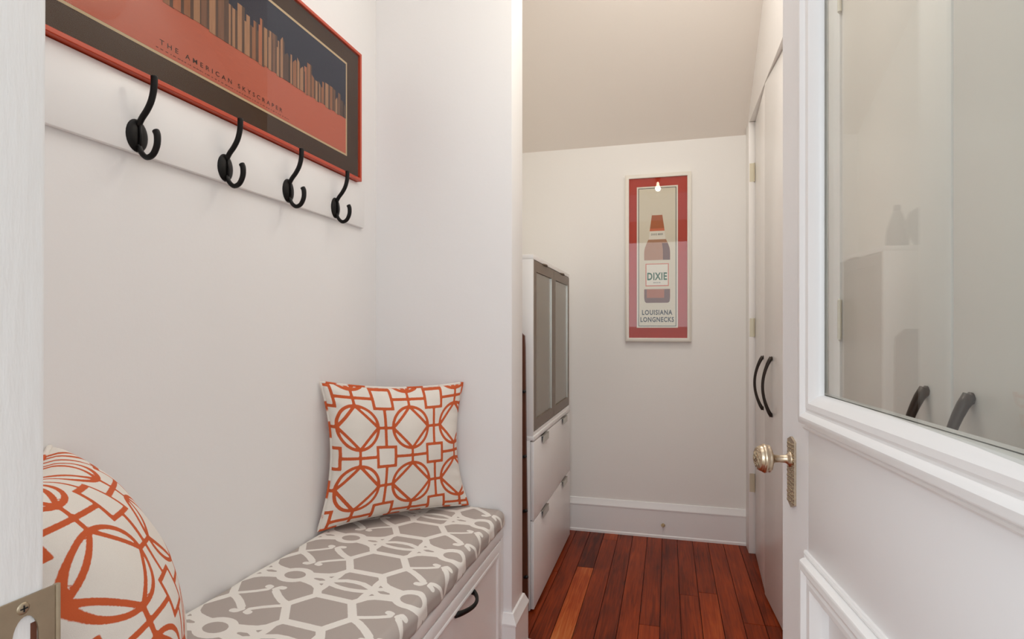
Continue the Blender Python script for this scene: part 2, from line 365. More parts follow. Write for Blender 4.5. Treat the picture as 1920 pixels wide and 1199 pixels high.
# partition baseboard: mitred around the wall end (front return, end face, hall return) with quarter round
mb = MB(); loops = []
for a, b in baseboard_profile():
    loops.append([mb.bm.verts.new(q) for q in ((-0.572, YE-a, b), (XP+a, YE-a, b), (XP+a, YP2+a, b), (-0.70, YP2+a, b))])
for l0, l1 in zip(loops, loops[1:]):
    for k in range(3): mb.bm.faces.new([l0[k], l0[k+1], l1[k+1], l1[k]])
S(mb.build('baseboard_partition', M['trim'], auto=25))
mb = MB(); loops = []
for a, b in [(0.018, 0.0), (0.034, 0.0), (0.033, 0.006), (0.029, 0.012), (0.023, 0.0155), (0.018, 0.0165)]:
    loops.append([mb.bm.verts.new(q) for q in ((-0.572, YE-a, b), (XP+a, YE-a, b), (XP+a, YP2+a, b), (-0.70, YP2+a, b))])
for l0, l1 in zip(loops, loops[1:]):
    for k in range(3): mb.bm.faces.new([l0[k], l0[k+1], l1[k+1], l1[k]])
S(mb.build('trim_3', M['trim'], auto=35))
S(MB().prism([(a, b) for a, b in [(XL, 0), (XL+0.018, 0), (XL+0.018, 0.2), (XL, 0.2)]], YF, YE, 'y') and box('baseboard_left', M['trim'], (XREC, XREC+0.018, YP2+0.03, YB-0.03, 0, 0.2)))

# right side: closets (face frame, closet inside, doors)
mb = MB()
ZD = 2.345
for (y0, y1) in ((0.346, 0.47), (1.660, 2.36), (3.482, 3.50)): mb.box(XR, XR+0.05, y0, y1, 0, ZD)
mb.box(XR, XR+0.05, 0.346, 3.50, ZD, ZC)
mb.box(XR+0.034, XR+0.050, 0.47, 1.660, 0, 0.02); mb.box(XR+0.052, XR+0.06, 2.36, 3.482, 0, 0.02)
S(mb.build('wall_right', M['closet']))
mb = MB(); mb.box(1.03, 1.15, 0.20, 3.62, 0, ZC); S(mb.build('wall_closet', M['closet']))
S(MB().box(XR-0.004, XR+0.034, 3.368, 3.480, 0.0, ZD-0.001, bevel=0.003).build('trim_4', M['closet'], auto=40))

def closet_handle(parent, x, z0, z1, out=-0.036):
    """bow pull, feet on the door face y=0 in door coordinates, bowing to -y"""
    n = 18; path = []; rad = []
    for i in range(n+1):
        t = i/n; z = z0 + (z1-z0)*t
        path.append((x, out*math.sin(PI*t)**0.8 - 0.003, z)); rad.append(0.0062 + 0.003*abs(2*t-1)**3)
    mb = MB().tube(path, rad, 10, 1.25, updir=(0, 1, 0.01))
    for z in (z0+0.004, z1-0.004): mb.lathe([(0.009, 0), (0.0095, -0.004), (0.0, -0.007)], (x, 0, z), 'y', 14)
    return mb.build('handle', M['bronze'], parent, smooth=True)
def hinge(parent, x, z, mirror=1):
    h = MB(); h.box(x-0.016*mirror if mirror > 0 else x, x if mirror > 0 else x+0.016, -0.003, 0.0, z-0.05, z+0.05)
    for k in range(3): h.lathe([(0.0, -0.0165), (0.0052, -0.0165), (0.0052, 0.0165), (0.0, 0.0165)], (x, -0.0055, z-0.033+0.0335*k), 'z', 12)
    h.lathe([(0, 0.0), (0.004, 0.001), (0.0, 0.006)], (x, -0.0055, z+0.05), 'z', 12); h.lathe([(0, 0.0), (0.004, -0.001), (0.0, -0.006)], (x, -0.0055, z-0.05), 'z', 12)
    return h.build('hinge', M['hinge'], parent, auto=40)
def closet_door(name, p0, p1, hinge_at0, handle_z, inset=0.055, jamb_leaf=False):
    """slab from p0 to p1 (world x,y of the hall face), local x along it, local -y towards the hall"""
    d = Vector((p1[0]-p0[0], p1[1]-p0[1])); wd = d.length; a = math.atan2(d.y, d.x)
    root = S(empty(name, (p0[0], p0[1], 0), a))
    MB().box(0.0015, wd-0.0015, 0, 0.02, 0.008, ZD-0.006, bevel=0.002).build('door_slab', M['closet'], root, auto=40)
    hx = wd-inset if hinge_at0 else inset
    closet_handle(root, hx, *handle_z)
    for z in (0.390, 1.243, 2.085) if not jamb_leaf else (0.385, 1.227, 2.068):
        if jamb_leaf: MB().box(-0.0055, -0.0035, -0.031, -0.002, z-0.05, z+0.05).lathe([(0, -0.05), (0.004, -0.05), (0.004, 0.05), (0, 0.05)], (-0.001, -0.0045, z), 'z', 10).build('hinge', M['hinge'], root, auto=40)
        else: hinge(root, 0.002 if hinge_at0 else wd-0.002, z, 1 if hinge_at0 else -1)
    return root
# local x must run towards -Y for the hall face to be -y (towards -X): direction (0,-1) -> local y = (1,0)
closet_door('door_2', (0.457, 3.363), (0.430, 2.859), True, (0.843, 1.090), 0.066, True)
closet_door('door_3', (0.427, 2.853), (0.454, 2.364), False, (0.843, 1.096), 0.150)
closet_door('door_4', (0.432, 1.657), (0.430, 1.057), True, (0.86, 1.117), 0.087)
closet_door('door_5', (0.430, 1.053), (0.432, 0.474), False, (0.86, 1.122), 0.061)

# ------------------------------------------------------------------ the open glazed door
DW = 0.855; PANE = -1.9
door = S(empty('door_1', (0.2035, 1.1525, 0), math.atan2(-0.9942, 0.1073)))
mb = MB(); T = 0.032; ZT = 2.16
gx0, gx1, gz0, gz1 = 0.180, 0.662, 1.118, 2.02
for f_ in (lambda a, b: (a, b), lambda a, b: (DW-b, DW-a)):
    for (w_, z0, z1) in ((0.120, 1.0745, ZT), (0.132, 0.012, 1.0745)): mb.box(*f_(0, w_), 0, T, z0, z1)
mb.build('stile', M['door'], door, auto=40)
mb = MB(); mb.box(0.1322, DW-0.1322, 0, T, 0.80, 1.075, bevel=0.001); mb.box(0.1322, DW-0.1322, 0, T, 0.012, 0.25, bevel=0.001); mb.box(0.1322, DW-0.1322, 0, T, 2.05, ZT, bevel=0.001)
mb.build('rail', M['doorgrain'], door, auto=40)
bol = [(0.0, -0.001), (0.0, 0.0035), (0.003, 0.0055), (0.006, 0.0055), (0.009, 0.0035), (0.0095, 0.009), (0.012, 0.0145), (0.016, 0.0165), (0.023, 0.0165), (0.028, 0.0135), (0.031, 0.0105), (0.034, 0.0100), (0.038, 0.0118), (0.046, 0.0112), (0.052, 0.007), (0.058, 0.0015), (0.0605, -0.0035), (0.0605, -0.0075)]
mb = MB().frame((gx0-0.06, gx1+0.06, gz0-0.06, gz1+0.06), bol, 'y', -1); mb.frame((0.062, DW-0.062, gz0-0.06, gz1+0.06), [(0, -0.001), (0, 0.006), (0.012, 0.012), (0.030, 0.010), (0.050, 0.006), (0.058, 0.001), (0.058, -0.012)], 'y', 1, T)
mb.build('glass_moulding', M['trim'], door, auto=28)
pn = MB().box(gx0-0.008, gx1+0.008, -0.0015, 0.0015, gz0-0.012, gz1+0.012).build('glass_pane', M['paneglass'], door)
pn.data.transform(Matrix.Translation((-(gx0+gx1)/2, 0, 0))); pn.location = ((gx0+gx1)/2, 0.0045, 0); pn.rotation_euler = (0, 0, math.radians(PANE))
mb = MB().frame((0.125, DW-0.125, 0.22, 0.862), bol[:-1] + [(0.0605, -0.016)], 'y', -1)
mb.build('panel_moulding', M['trim'], door, auto=28)
MB().box(0.15, DW-0.15, 0.012, T-0.010, 0.24, 0.84).frame((0.186, DW-0.186, 0.281, 0.801), [(0.0, -0.012), (0.012, -0.011), (0.050, -0.002), (0.052, 0.0005), (0.3, 0.0005)], 'y', -1).build('panel', M['door'], door, auto=30)
# escutcheon and knob
pl = MB(); pl.prism([(0.037, 0.918), (0.056, 0.910), (0.075, 0.918), (0.075, 1.026), (0.056, 1.033), (0.037, 1.026)], -0.0035, 0.0, 'y')
esc = pl.build('escutcheon', M['knobm'], door)
orn = MB(); rr = random.Random(4)
for i in range(5):
    for j in range(15):
        orn.lathe([(0, 0.0016), (0.0018, 0.0011), (0.0026, 0)], (0.0405+0.0078*i+rr.uniform(-.0014, .0014), -0.0034, 0.921+0.0071*j+rr.uniform(-.0012, .0012)), 'y', 7, -1)
orn.build('relief', M['brasstag'], esc, smooth=True)
kc = (0.056, 0, 0.9935)
kn = MB().lathe([(0.0135, 0.003), (0.0135, 0.006), (0.009, 0.0085), (0.0068, 0.012), (0.0062, 0.022), (0.0072, 0.030), (0.0105, 0.0335), (0.0175, 0.0355), (0.0225, 0.0375), (0.0240, 0.0400), (0.0225, 0.0422), (0.0240, 0.0440), (0.0252, 0.0475), (0.0240, 0.0505), (0.0222, 0.0515), (0.0225, 0.0530), (0.0205, 0.0570), (0.0150, 0.0605), (0.0075, 0.0625), (0, 0.063)], kc, 'y', 40, -1)
knob = kn.build('knob', M['knobm'], door, smooth=True)
orn = MB()
for k in range(8):
    a0 = 2*PI*k/8
    pts = []
    for t in np.linspace(0, 1, 9):
        r = 0.006+0.0125*t; a = a0+0.9*math.sin(PI*t)
        h = 0.0632 - 0.0063*(r/0.0205)**2.2
        pts.append((kc[0]+r*math.cos(a), -h, kc[2]+r*math.sin(a)))
    orn.tube(pts, 0.0014, 6)
orn.lathe([(0.005, 0.062), (0.004, 0.0645), (0, 0.0655)], kc, 'y', 14, -1)
orn.build('relief', M['brasstag'], knob, smooth=True)
for z in (0.25, 1.05, 1.95):
    MB().lathe([(0, -0.05), (0.006, -0.05), (0.006, 0.05), (0, 0.05)], (DW+0.004, 0.002, z), 'z', 12).build('hinge', M['brass'], door, auto=40)

# ------------------------------------------------------------------ storage bench in the niche
bench = tag(empty('storage_bench', (-0.83, 1.18, 0)), 'white built-in storage bench with panelled drawers under the grey patterned cushion', 'bench')
BX = -0.575; bw = lambda o: o
def ch(o, par):
    """parent o to an Empty, keeping the world coordinates its mesh was built in"""
    o.parent = par; o.matrix_parent_inverse = Matrix.Translation(-Vector(par.location)); return o
mb = MB(); mb.box(XL+0.002, BX-0.001, YF+0.002, YE-0.002, 0.0, 0.475); ch(mb.build('body', M['trim']), bench)
mb = MB()
mb.box(XL+0.002, BX+0.004, YF+0.002, YE-0.002, 0.472, 0.506, bevel=0.003)
ch(mb.build('seat_board', M['trim'], auto=40), bench)
mb = MB()
for (y0, y1) in ((YF+0.002, 0.395), (1.165, 1.215), (1.972, YE-0.002)): mb.box(BX-0.001, BX+0.003, y0, y1, 0.0, 0.472)
mb.box(BX-0.001, BX+0.003, 0.395, 1.972, 0.0, 0.09)
ch(mb.build('face_frame', M['trim']), bench)
dprof = [(0.0, 0.0), (0.0, 0.004), (0.004, 0.0055), (0.030, 0.0055), (0.033, 0.0075), (0.038, 0.0085), (0.043, 0.0065), (0.047, 0.0015), (0.055, 0.001), (0.2, 0.001)]
for k, (y0, y1) in enumerate(((0.399, 1.161), (1.219, 1.968))):
    mb = MB().frame((y0, y1, 0.095, 0.468), dprof[:-1], 'x', 1, BX)
    mb.box(BX-0.001, BX+0.001, y0+0.04, y1-0.04, 0.14, 0.43)
    dr = ch(mb.build('drawer', M['trim'], auto=28), bench)
    yc = (y0+y1)/2; path = []; rad = []
    for i in range(19):
        t = i/18; path.append((BX+0.002+0.034*math.sin(PI*t)**0.75, yc-0.076+0.152*t, 0.421)); rad.append(0.0052+0.0022*abs(2*t-1)**3)
    mb = MB().tube(path, rad, 10, 1.3, updir=(1, 0, 0.01))
    for s_ in (-1, 1): mb.lathe([(0.0085, 0.0), (0.009, 0.005), (0, 0.008)], (BX+0.001, yc+0.072*s_, 0.421), 'x', 14)
    h = mb.build('handle', M['black'], dr, smooth=True)

# ------------------------------------------------------------------ printed patterns as signed distances
def seg_dist(P, a, b):
    a = np.array(a); b = np.array(b); d = b-a; L2 = (d*d).sum()
    t = np.clip(((P-a) @ d)/L2, 0, 1) if L2 > 0 else np.zeros(len(P))
    return np.hypot(*(P - a - t[:, None]*d).T)
def trellis(x, y):
    """grey cushion: x across the seat, y along it (metres); rows of ovals and scrolled diamonds between columns of hexagons and lenses"""
    PX, PY = 0.350, 0.277
    y = y + 0.11*x
    P = np.stack([((x + PX/2) % PX) - PX/2, y % PY], 1)
    h = PY/2; c = PX/2
    def ring(cx, cy, rx, ry, n=26): return [[(cx+rx*math.cos(t), cy+ry*math.sin(t)) for t in np.linspace(0, 2*PI, n+1)]]
    strokes = [(0.0105, p) for p in ring(0, 0, 0.041, 0.034)]
    for sx in (1, -1):
        m = lambda q: [(sx*a, b) for a, b in q]
        for sy in (1, -1):
            k = lambda q: [(sx*a, sy*b) for a, b in q]
            # hexagon quarter, the rounded cell corner leading to the oval, the link node
            strokes.append((0.0105, [(sx*(c-0.092), h), (sx*(c-0.050), h-sy*0.063), (sx*c, h-sy*0.063)]))
            strokes.append((0.0105, k([(c-0.050, h-0.063), (0.1135, 0.058), (0.104, 0.042), (0.086, 0.030), (0.062, 0.023), (0.036, 0.018)])))
            strokes.append((0.0095, k([(0.1135, 0.058), (0.1150, 0.030), (0.110, 0.0)])))
            strokes.append((0.0085, k([(0.112, 0.004), (0.128, 0.010 if sy > 0 else 0.014), (0.150, 0.0195), (c, 0.0215)])))
        strokes.append((0.0085, m([(0.045, 0.0), (0.062, 0.012), (0.085, 0.016), (0.110, 0.004)])))
        strokes.append((0.0085, m([(0.045, 0.0), (0.062, -0.012), (0.085, -0.016), (0.110, -0.004)])))
    for s_ in (1, -1):                                     # scrolled diamond, point symmetric
        q = lambda pts: [(s_*a, h+s_*b) for a, b in pts]
        strokes.append((0.0062, q([(-0.086, 0.006), (-0.062, 0.016), (-0.035, 0.030), (-0.012, 0.046), (-0.012, 0.058), (-0.020, 0.061)])))
        strokes.append((0.0085, q([(-0.014, 0.058), (-0.022, 0.060)])))
        strokes.append((0.0095, q([(0.083, 0.0), (0.060, 0.010), (0.036, 0.026), (0.014, 0.044)])))
        strokes.append((0.0065, q([(0.014, 0.044), (0.004, 0.052), (0.010, 0.062), (0.022, 0.064)])))
        strokes.append((0.0085, q([(0.014, 0.063), (0.023, 0.063)])))
    D = np.full(len(P), 9.0)
    for w, poly in strokes:
        for a, b in zip(poly, poly[1:]):
            for oy in (-PY, 0, PY):
                if max(a[1], b[1])+oy < -0.03 or min(a[1], b[1])+oy > PY+0.03: continue
                D = np.minimum(D, seg_dist(P, (a[0], a[1]+oy), (b[0], b[1]+oy)) - w)
                for ox in (-PX, PX):
                    if abs(max(a[0], b[0], key=abs)) > PX/2-0.03: D = np.minimum(D, seg_dist(P, (a[0]+ox, a[1]+oy), (b[0]+ox, b[1]+oy)) - w)
    return D
def lattice(x, y, p, w):
    """pillow print: circles round diamonds, small squares, joining lines"""
    X = (x/p + 0.5) % 1 - 0.5; Y = (y/p + 0.5) % 1 - 0.5
    r = np.hypot(X, Y); R = 0.365
    d = np.abs(r-R)
    dia = np.abs(np.abs(X)+np.abs(Y)-R)/math.sqrt(2); dia = np.where((np.abs(X) < R) & (np.abs(Y) < R), dia, 9)
    d = np.minimum(d, dia)
    Xs = 0.5-np.abs(X); Ys = 0.5-np.abs(Y)          # distance from the square's centre
    hs = 0.165
    sq = np.abs(np.maximum(Xs, Ys)-hs); d = np.minimum(d, sq)
    out = np.maximum(Xs, Ys) > hs
    d = np.minimum(d, np.where(out, Xs, 9)); d = np.minimum(d, np.where(out, Ys, 9))
    c = np.where((np.abs(X) > R), np.abs(Y), 9); d = np.minimum(d, c)
    c = np.where((np.abs(Y) > R), np.abs(X), 9); d = np.minimum(d, c)
    return d*p - w
def grid_mesh(name, co, nu, nv, close_u=False):
    faces = []
    idx = np.arange(nu*nv).reshape(nu, nv)
    a = idx[:-1, :-1].ravel(); b = idx[1:, :-1].ravel(); c = idx[1:, 1:].ravel(); d = idx[:-1, 1:].ravel()
    F = np.stack([a, b, c, d], 1)
    me = bpy.data.meshes.new(name)
    me.vertices.add(len(co)); me.vertices.foreach_set('co', co.astype(np.float32).ravel())
    me.loops.add(F.size); me.loops.foreach_set('vertex_index', F.ravel().astype(np.int32))
    me.polygons.add(len(F)); me.polygons.foreach_set('loop_start', np.arange(0, F.size, 4, dtype=np.int32)); me.polygons.foreach_set('loop_total', np.full(len(F), 4, dtype=np.int32))
    me.polygons.foreach_set('use_smooth', np.ones(len(F), dtype=bool))
    me.update(); me.validate()
    return me
def set_attr(me, name, val):
    a = me.attributes.new(name, 'FLOAT', 'POINT'); a.data.foreach_set('value', val.astype(np.float32))

# bench cushion: rounded slab, the print wraps over its front edge
def make_cushion():
    x0, x1, z0, z1 = XL+0.004, BX+0.012, 0.506, 0.570
    r = 0.026; prof = []; s_ = []
    def add(x, z):
        if prof: s_.append(s_[-1] + math.hypot(x-prof[-1][0], z-prof[-1][1]))
        else: s_.append(0.0)
        prof.append((x, z))
    for t in np.linspace(-PI/2, 0, 5)[:-1]: add(x0+0.02-0.02*math.cos(t), z0+0.02+0.02*math.sin(t))
    for t in np.linspace(0, PI/2, 10): add(x0+r-r*math.cos(t), z1-r+r*math.sin(t))
    for x in np.linspace(x0+r, x1-r, 200)[1:-1]: add(x, z1)
    for t in np.linspace(PI/2, 0, 24): add(x1-r+r*math.cos(t), z1-r+r*math.sin(t))
    for z in np.linspace(z1-r, z0+0.02, 14)[1:-1]: add(x1, z)
    for t in np.linspace(0, -PI/2, 10): add(x1-0.02+0.02*math.cos(t), z0+0.02+0.02*math.sin(t))
    prof = np.array(prof); s_ = np.array(s_)
    # print coordinate: x on top, arc length past the front edge
    k = np.argmin(np.abs(prof[:, 0]-(x1-r)) + (np.arange(len(prof)) < 20)*9)
    px = s_ - s_[k] + prof[k, 0]
    y0, y1 = YF+0.004, YE-0.003
    ys = np.concatenate([[y0, y0], y0+0.022*(1-np.cos(np.linspace(0, PI/2, 7)[1:])), np.linspace(y0+0.024, y1-0.024, 560), y1-0.022*(1-np.cos(np.linspace(PI/2, 0, 7)[:-1])), [y1, y1]])
    A, B = np.meshgrid(np.arange(len(prof)), np.arange(len(ys)), indexing='ij')
    X = prof[A, 0]; Z = prof[A, 1]; Yv = ys[B]
    e = np.clip(np.minimum(Yv-y0, y1-Yv)/0.022, 0, 1); sh = 1 - np.sqrt(1-(1-e)**2)      # rounded ends
    cz = (z0+z1)/2; cx = (x0+x1)/2
    Z = cz + (Z-cz)*(1-0.62*sh*1.0); X = cx + (X-cx)*(1-0.03*sh)
    end = (B == 0) | (B == len(ys)-1)
    Z = np.where(end, cz, Z); X = np.where(end, cx+(X-cx)*0.9, X)
    top = np.clip((Z-cz)/0.03, 0, 1); u = (X-x0)/(x1-x0); v = (Yv-y0)/(y1-y0)
    Z = Z + top*(0.006*np.sin(PI*np.clip(u, 0, 1))**0.7 - 0.004*np.clip(u-0.7, 0, 1)) + top*0.0012*np.sin(Yv*23+X*9)
    # front face ripples
    fr = np.clip((px[A]-(x1-r))/0.03, 0, 1)
    X = X + fr*0.0022*np.sin(Yv*61+1.3*np.sin(Yv*17)) 
    co = np.stack([X.ravel(), Yv.ravel(), Z.ravel()], 1)
    me = grid_mesh('bench_cushion', co, len(prof), len(ys))
    set_attr(me, 'pattern', trellis((px[A]-(-0.943)).ravel(), (Yv-1.317).ravel()))
    return tag(link('bench_cushion', me, M['greyfab']), 'long grey bench cushion with white trellis print on the white storage bench', 'cushion')
make_cushion()

# pillows
def make_pillow(name, w, h, thick, p, lw, shift, seed, bow=(0.10, 0.10), taper=(0.0, 0.0), puff=0.82, wk=1.0):
    n = 150; rng = np.random.RandomState(seed)
    a = np.linspace(-1, 1, n); A, B = np.meshgrid(a, a, indexing='ij')
    shx = lambda A, B: A*w/2*(1 - bow[0]*(1-B**2))*(1-taper[0]*B); shz = lambda A, B: B*h/2*(1 - bow[1]*(1-A**2))*(1-taper[1]*A) - taper[1]*A*h/2
    X = shx(A, B); Z = shz(A, B)
    prof = (np.clip(1-A**2, 0, 1)**0.5*np.clip(1-B**2, 0, 1)**0.5)**puff
    wr = np.zeros_like(A)
    for _ in range(9):
        th = rng.uniform(0, 2*PI); f = rng.uniform(4, 11); wr += np.sin((A*math.cos(th)+B*math.sin(th))*f+rng.uniform(0, 6))*rng.uniform(0.4, 1)
    edge = np.exp(-(1-np.maximum(abs(A), abs(B)))/0.16)
    pk = np.sin(A*34+2*np.sin(B*6))*np.exp(-(1-abs(B))/0.10) + np.sin(B*34+2*np.sin(A*6))*np.exp(-(1-abs(A))/0.10)
    T = thick/2*prof + wk*(0.0010*wr + 0.0018*pk*(1-np.exp(-(1-np.maximum(abs(A), abs(B)))/0.05)))*np.minimum(1, prof*3)
    root = empty(name, (0, 0, 0))
    fr = np.stack([X.ravel(), -T.ravel(), Z.ravel()], 1); bk = np.stack([X.ravel(), T.ravel(), Z.ravel()], 1)[::-1]
    co = np.concatenate([fr, bk])
    me1 = grid_mesh('cover', fr, n, n); 
    uu = (A*w/2*1.12).ravel() - shift[0]; vv = (B*h/2*1.12).ravel() - shift[1]
    set_attr(me1, 'pattern', lattice(uu, vv, p, lw))
    me2 = grid_mesh('cover', np.stack([X.ravel(), T.ravel(), Z.ravel()], 1), n, n); set_attr(me2, 'pattern', lattice(uu, vv, p, lw))
    for poly in (): pass
    bm = bmesh.new(); bm.from_mesh(me1); bm.from_mesh(me2); bmesh.ops.remove_doubles(bm, verts=[v for v in bm.verts if abs(v.co.y) < 1e-5], dist=1e-5)
    bmesh.ops.recalc_face_normals(bm, faces=bm.faces); me = bpy.data.meshes.new('cover'); bm.to_mesh(me); bm.free()
    for q in me.polygons: q.use_smooth = True
    c = link('cover', me, M['orangefab'], root)
    # welt cord round the seam, printed in short dashes
    loop = [(t, -1) for t in np.linspace(-1, 1, 60)[:-1]] + [(1, t) for t in np.linspace(-1, 1, 60)[:-1]] + [(-t, 1) for t in np.linspace(-1, 1, 60)[:-1]] + [(-1, -t) for t in np.linspace(-1, 1, 60)[:-1]]
    pts = [(shx(*q), 0, shz(*q)) for q in loop]
    k = 8; co = []; pat = []
    N_ = len(pts)
    for i in range(N_+1):
        p0 = Vector(pts[i % N_]); t = (Vector(pts[(i+1) % N_]) - Vector(pts[(i-1) % N_])).normalized(); nrm = t.cross(Vector((0, 1, 0))).normalized()
        for j in range(k+1):
            an = 2*PI*j/k; q = p0 + (nrm*math.cos(an) + Vector((0, 1, 0))*math.sin(an))*0.0048
            co.append(q[:]); pat.append(0.004*(math.sin(i*0.55)+math.sin(i*0.23+1)-0.35)*-1)
    mep = grid_mesh('welt_cord', np.array(co), N_+1, k+1); set_attr(mep, 'pattern', np.array(pat))
    link('welt_cord', mep, M['orangefab'], root)
    return root
pr = make_pillow('throw_pillow', 0.518, 0.455, 0.165, 0.222, 0.0056, (0.030, 0.100), 3, (0.15, 0.085), (0.023, 0.03), 0.95, 2.2)
tag(pr, 'orange and white lattice throw pillow standing upright in the far corner of the bench', 'pillow', 'orange lattice pillows')
R = Matrix.Rotation(math.radians(46.5), 4, 'Z') @ Matrix.Rotation(math.radians(-2.5), 4, 'X')
pr.matrix_world = Matrix.Translation((-0.892, 1.8055, 0.8085)) @ R
pl2 = make_pillow('throw_pillow', 0.459, 0.459, 0.2465, 0.2068, 0.0049, (-0.0737, -0.1718), 8)
tag(pl2, 'orange and white lattice throw pillow slumped beside the door jamb, cut off by it', 'pillow', 'orange lattice pillows')
R = Matrix.Rotation(2.3373, 4, 'Z') @ Matrix.Rotation(-0.3626, 4, 'X') @ Matrix.Rotation(1.612, 4, 'Y')
pl2.matrix_world = Matrix.Translation((-0.8535, 0.6718, 0.8020)) @ R

# ------------------------------------------------------------------ coat rack on the left wall
rack = tag(empty('coat_rack', (XL, 1.33, 1.67)), 'white coat rack board with four black double hooks under the skyline picture', 'coat rack')
mb = MB().box(XL+0.0005, XL+0.014, 0.56, 1.896, 1.586, 1.742, bevel=0.003); ch(mb.build('rail_board', M['trim'], auto=40), rack)
def make_hook(y):
    xb = XL+0.014
    disc = MB(); zc = 1.622
    prof = [(0.0, 0.0075), (0.012, 0.0068), (0.022, 0.004), (0.0255, 0.0015), (0.026, 0)]
    disc.lathe(prof, (0, 0, 0), 'x', 28)
    for v in disc.bm.verts: v.co.z *= 1.32
    bmesh.ops.translate(disc.bm, verts=disc.bm.verts, vec=(xb, y, zc))
    base = ch(disc.build('hook', M['black'], smooth=True), rack)
    base.name = 'hook'
    # tall upper arm: leaves the plate, sweeps out and up, ends in front of the picture's edge
    ctrl = [(xb+0.004, zc+0.020), (xb+0.013, zc+0.035), (xb+0.026, zc+0.050), (xb+0.037, zc+0.068), (xb+0.043, zc+0.088), (xb+0.045, zc+0.106), (xb+0.045, zc+0.119)]
    up = MB().tube([(x, y, z) for x, z in smooth_path(ctrl, 20)], list(np.linspace(0.0060, 0.0068, 20)), 10, 1.0, updir=(0, 1, 0.01)); up.build('upper_arm', M['black'], base, smooth=True)
    ctrl = [(xb+0.005, zc-0.020), (xb+0.012, zc-0.036), (xb+0.026, zc-0.047), (xb+0.042, zc-0.042), (xb+0.052, zc-0.024), (xb+0.053, zc-0.004), (xb+0.049, zc+0.006)]
    lo = MB().tube([(x, y, z) for x, z in smooth_path(ctrl, 24)], list(np.linspace(0.0052, 0.0070, 24)), 10, 1.0, updir=(0, 1, 0.01)); lo.build('lower_arm', M['black'], base, smooth=True)
    MB().tube([(xb+0.0085, y, zc+0.024), (xb+0.0105, y, zc), (xb+0.0085, y, zc-0.024)], 0.0028, 8).build('rib', M['black'], base, smooth=True)
def smooth_path(c, n):
    c = [np.array(q, float) for q in c]; out = []
    m = len(c)-1
    for i in range(n):
        t = i/(n-1)*m; k = min(int(t), m-1); f = t-k
        p0 = c[max(k-1, 0)]; p1 = c[k]; p2 = c[k+1]; p3 = c[min(k+2, m)]
        out.append(tuple(0.5*((2*p1)+(-p0+p2)*f+(2*p0-5*p1+4*p2-p3)*f*f+(-p0+3*p1-3*p2+p3)*f**3)))
    return out
for y in (0.960, 1.209, 1.457, 1.705): make_hook(y)

# ------------------------------------------------------------------ skyline picture above the rack: Y is along the wall, faces +X
pic = tag(empty('framed_picture', (XL, 1.214, 1.97)), 'wide red-framed skyline picture with dark brown mat resting above the coat hooks', 'picture')
PY0, PY1, PZ0, PZ1 = 0.578, 1.850, 1.7435, 2.197
xf = XL+0.002
mb = MB().frame((PY0, PY1, PZ0, PZ1), [(0, 0), (0, 0.0265), (0.0015, 0.028), (0.0095, 0.028), (0.011, 0.0265), (0.011, 0.018)], 'x', 1, xf)
ch(mb.build('frame', M['red'], auto=40), pic)
def face_x(name, m, y0, y1, z0, z1, x, par):
    bm = bmesh.new(); bm.faces.new([bm.verts.new(q) for q in ((x, y0, z0), (x, y1, z0), (x, y1, z1), (x, y0, z1))]); me = bpy.data.meshes.new(name); bm.to_mesh(me); bm.free()
    return ch(link(name, me, m), par)
def slab_x(name, m, y0, y1, z0, z1, x0, x1, par): return ch(MB().box(x0, x1, y0, y1, z0, z1).build(name, m), par)
xm = xf+0.018
slab_x('mat_board', M['brownmat'], PY0+0.008, PY1-0.008, PZ0+0.008, PZ1-0.008, xf, xm, pic)
qy0, qy1, qz0, qz1 = 0.662, 1.766, 1.8115, 2.131
slab_x('mat_bevel', M['beige'], qy0, qy1, qz0, qz1, xm-0.001, xm+0.0006, pic)
qy0 += 0.008; qy1 -= 0.008; qz0 += 0.006; qz1 -= 0.008
prn = slab_x('print', M['salmon'], qy0, qy1, qz0, qz1, xm, xm+0.0010, pic)
ZH = 1.938
def child(o, par): o.parent = par; o.matrix_parent_inverse = Matrix.Translation(-Vector(pic.location)) if par is pic else Matrix.Identity(4); return o
o = MB().box(xm+0.0008, xm+0.0014, qy0, qy1, ZH, qz1).build('night_sky', M['navy'], prn)
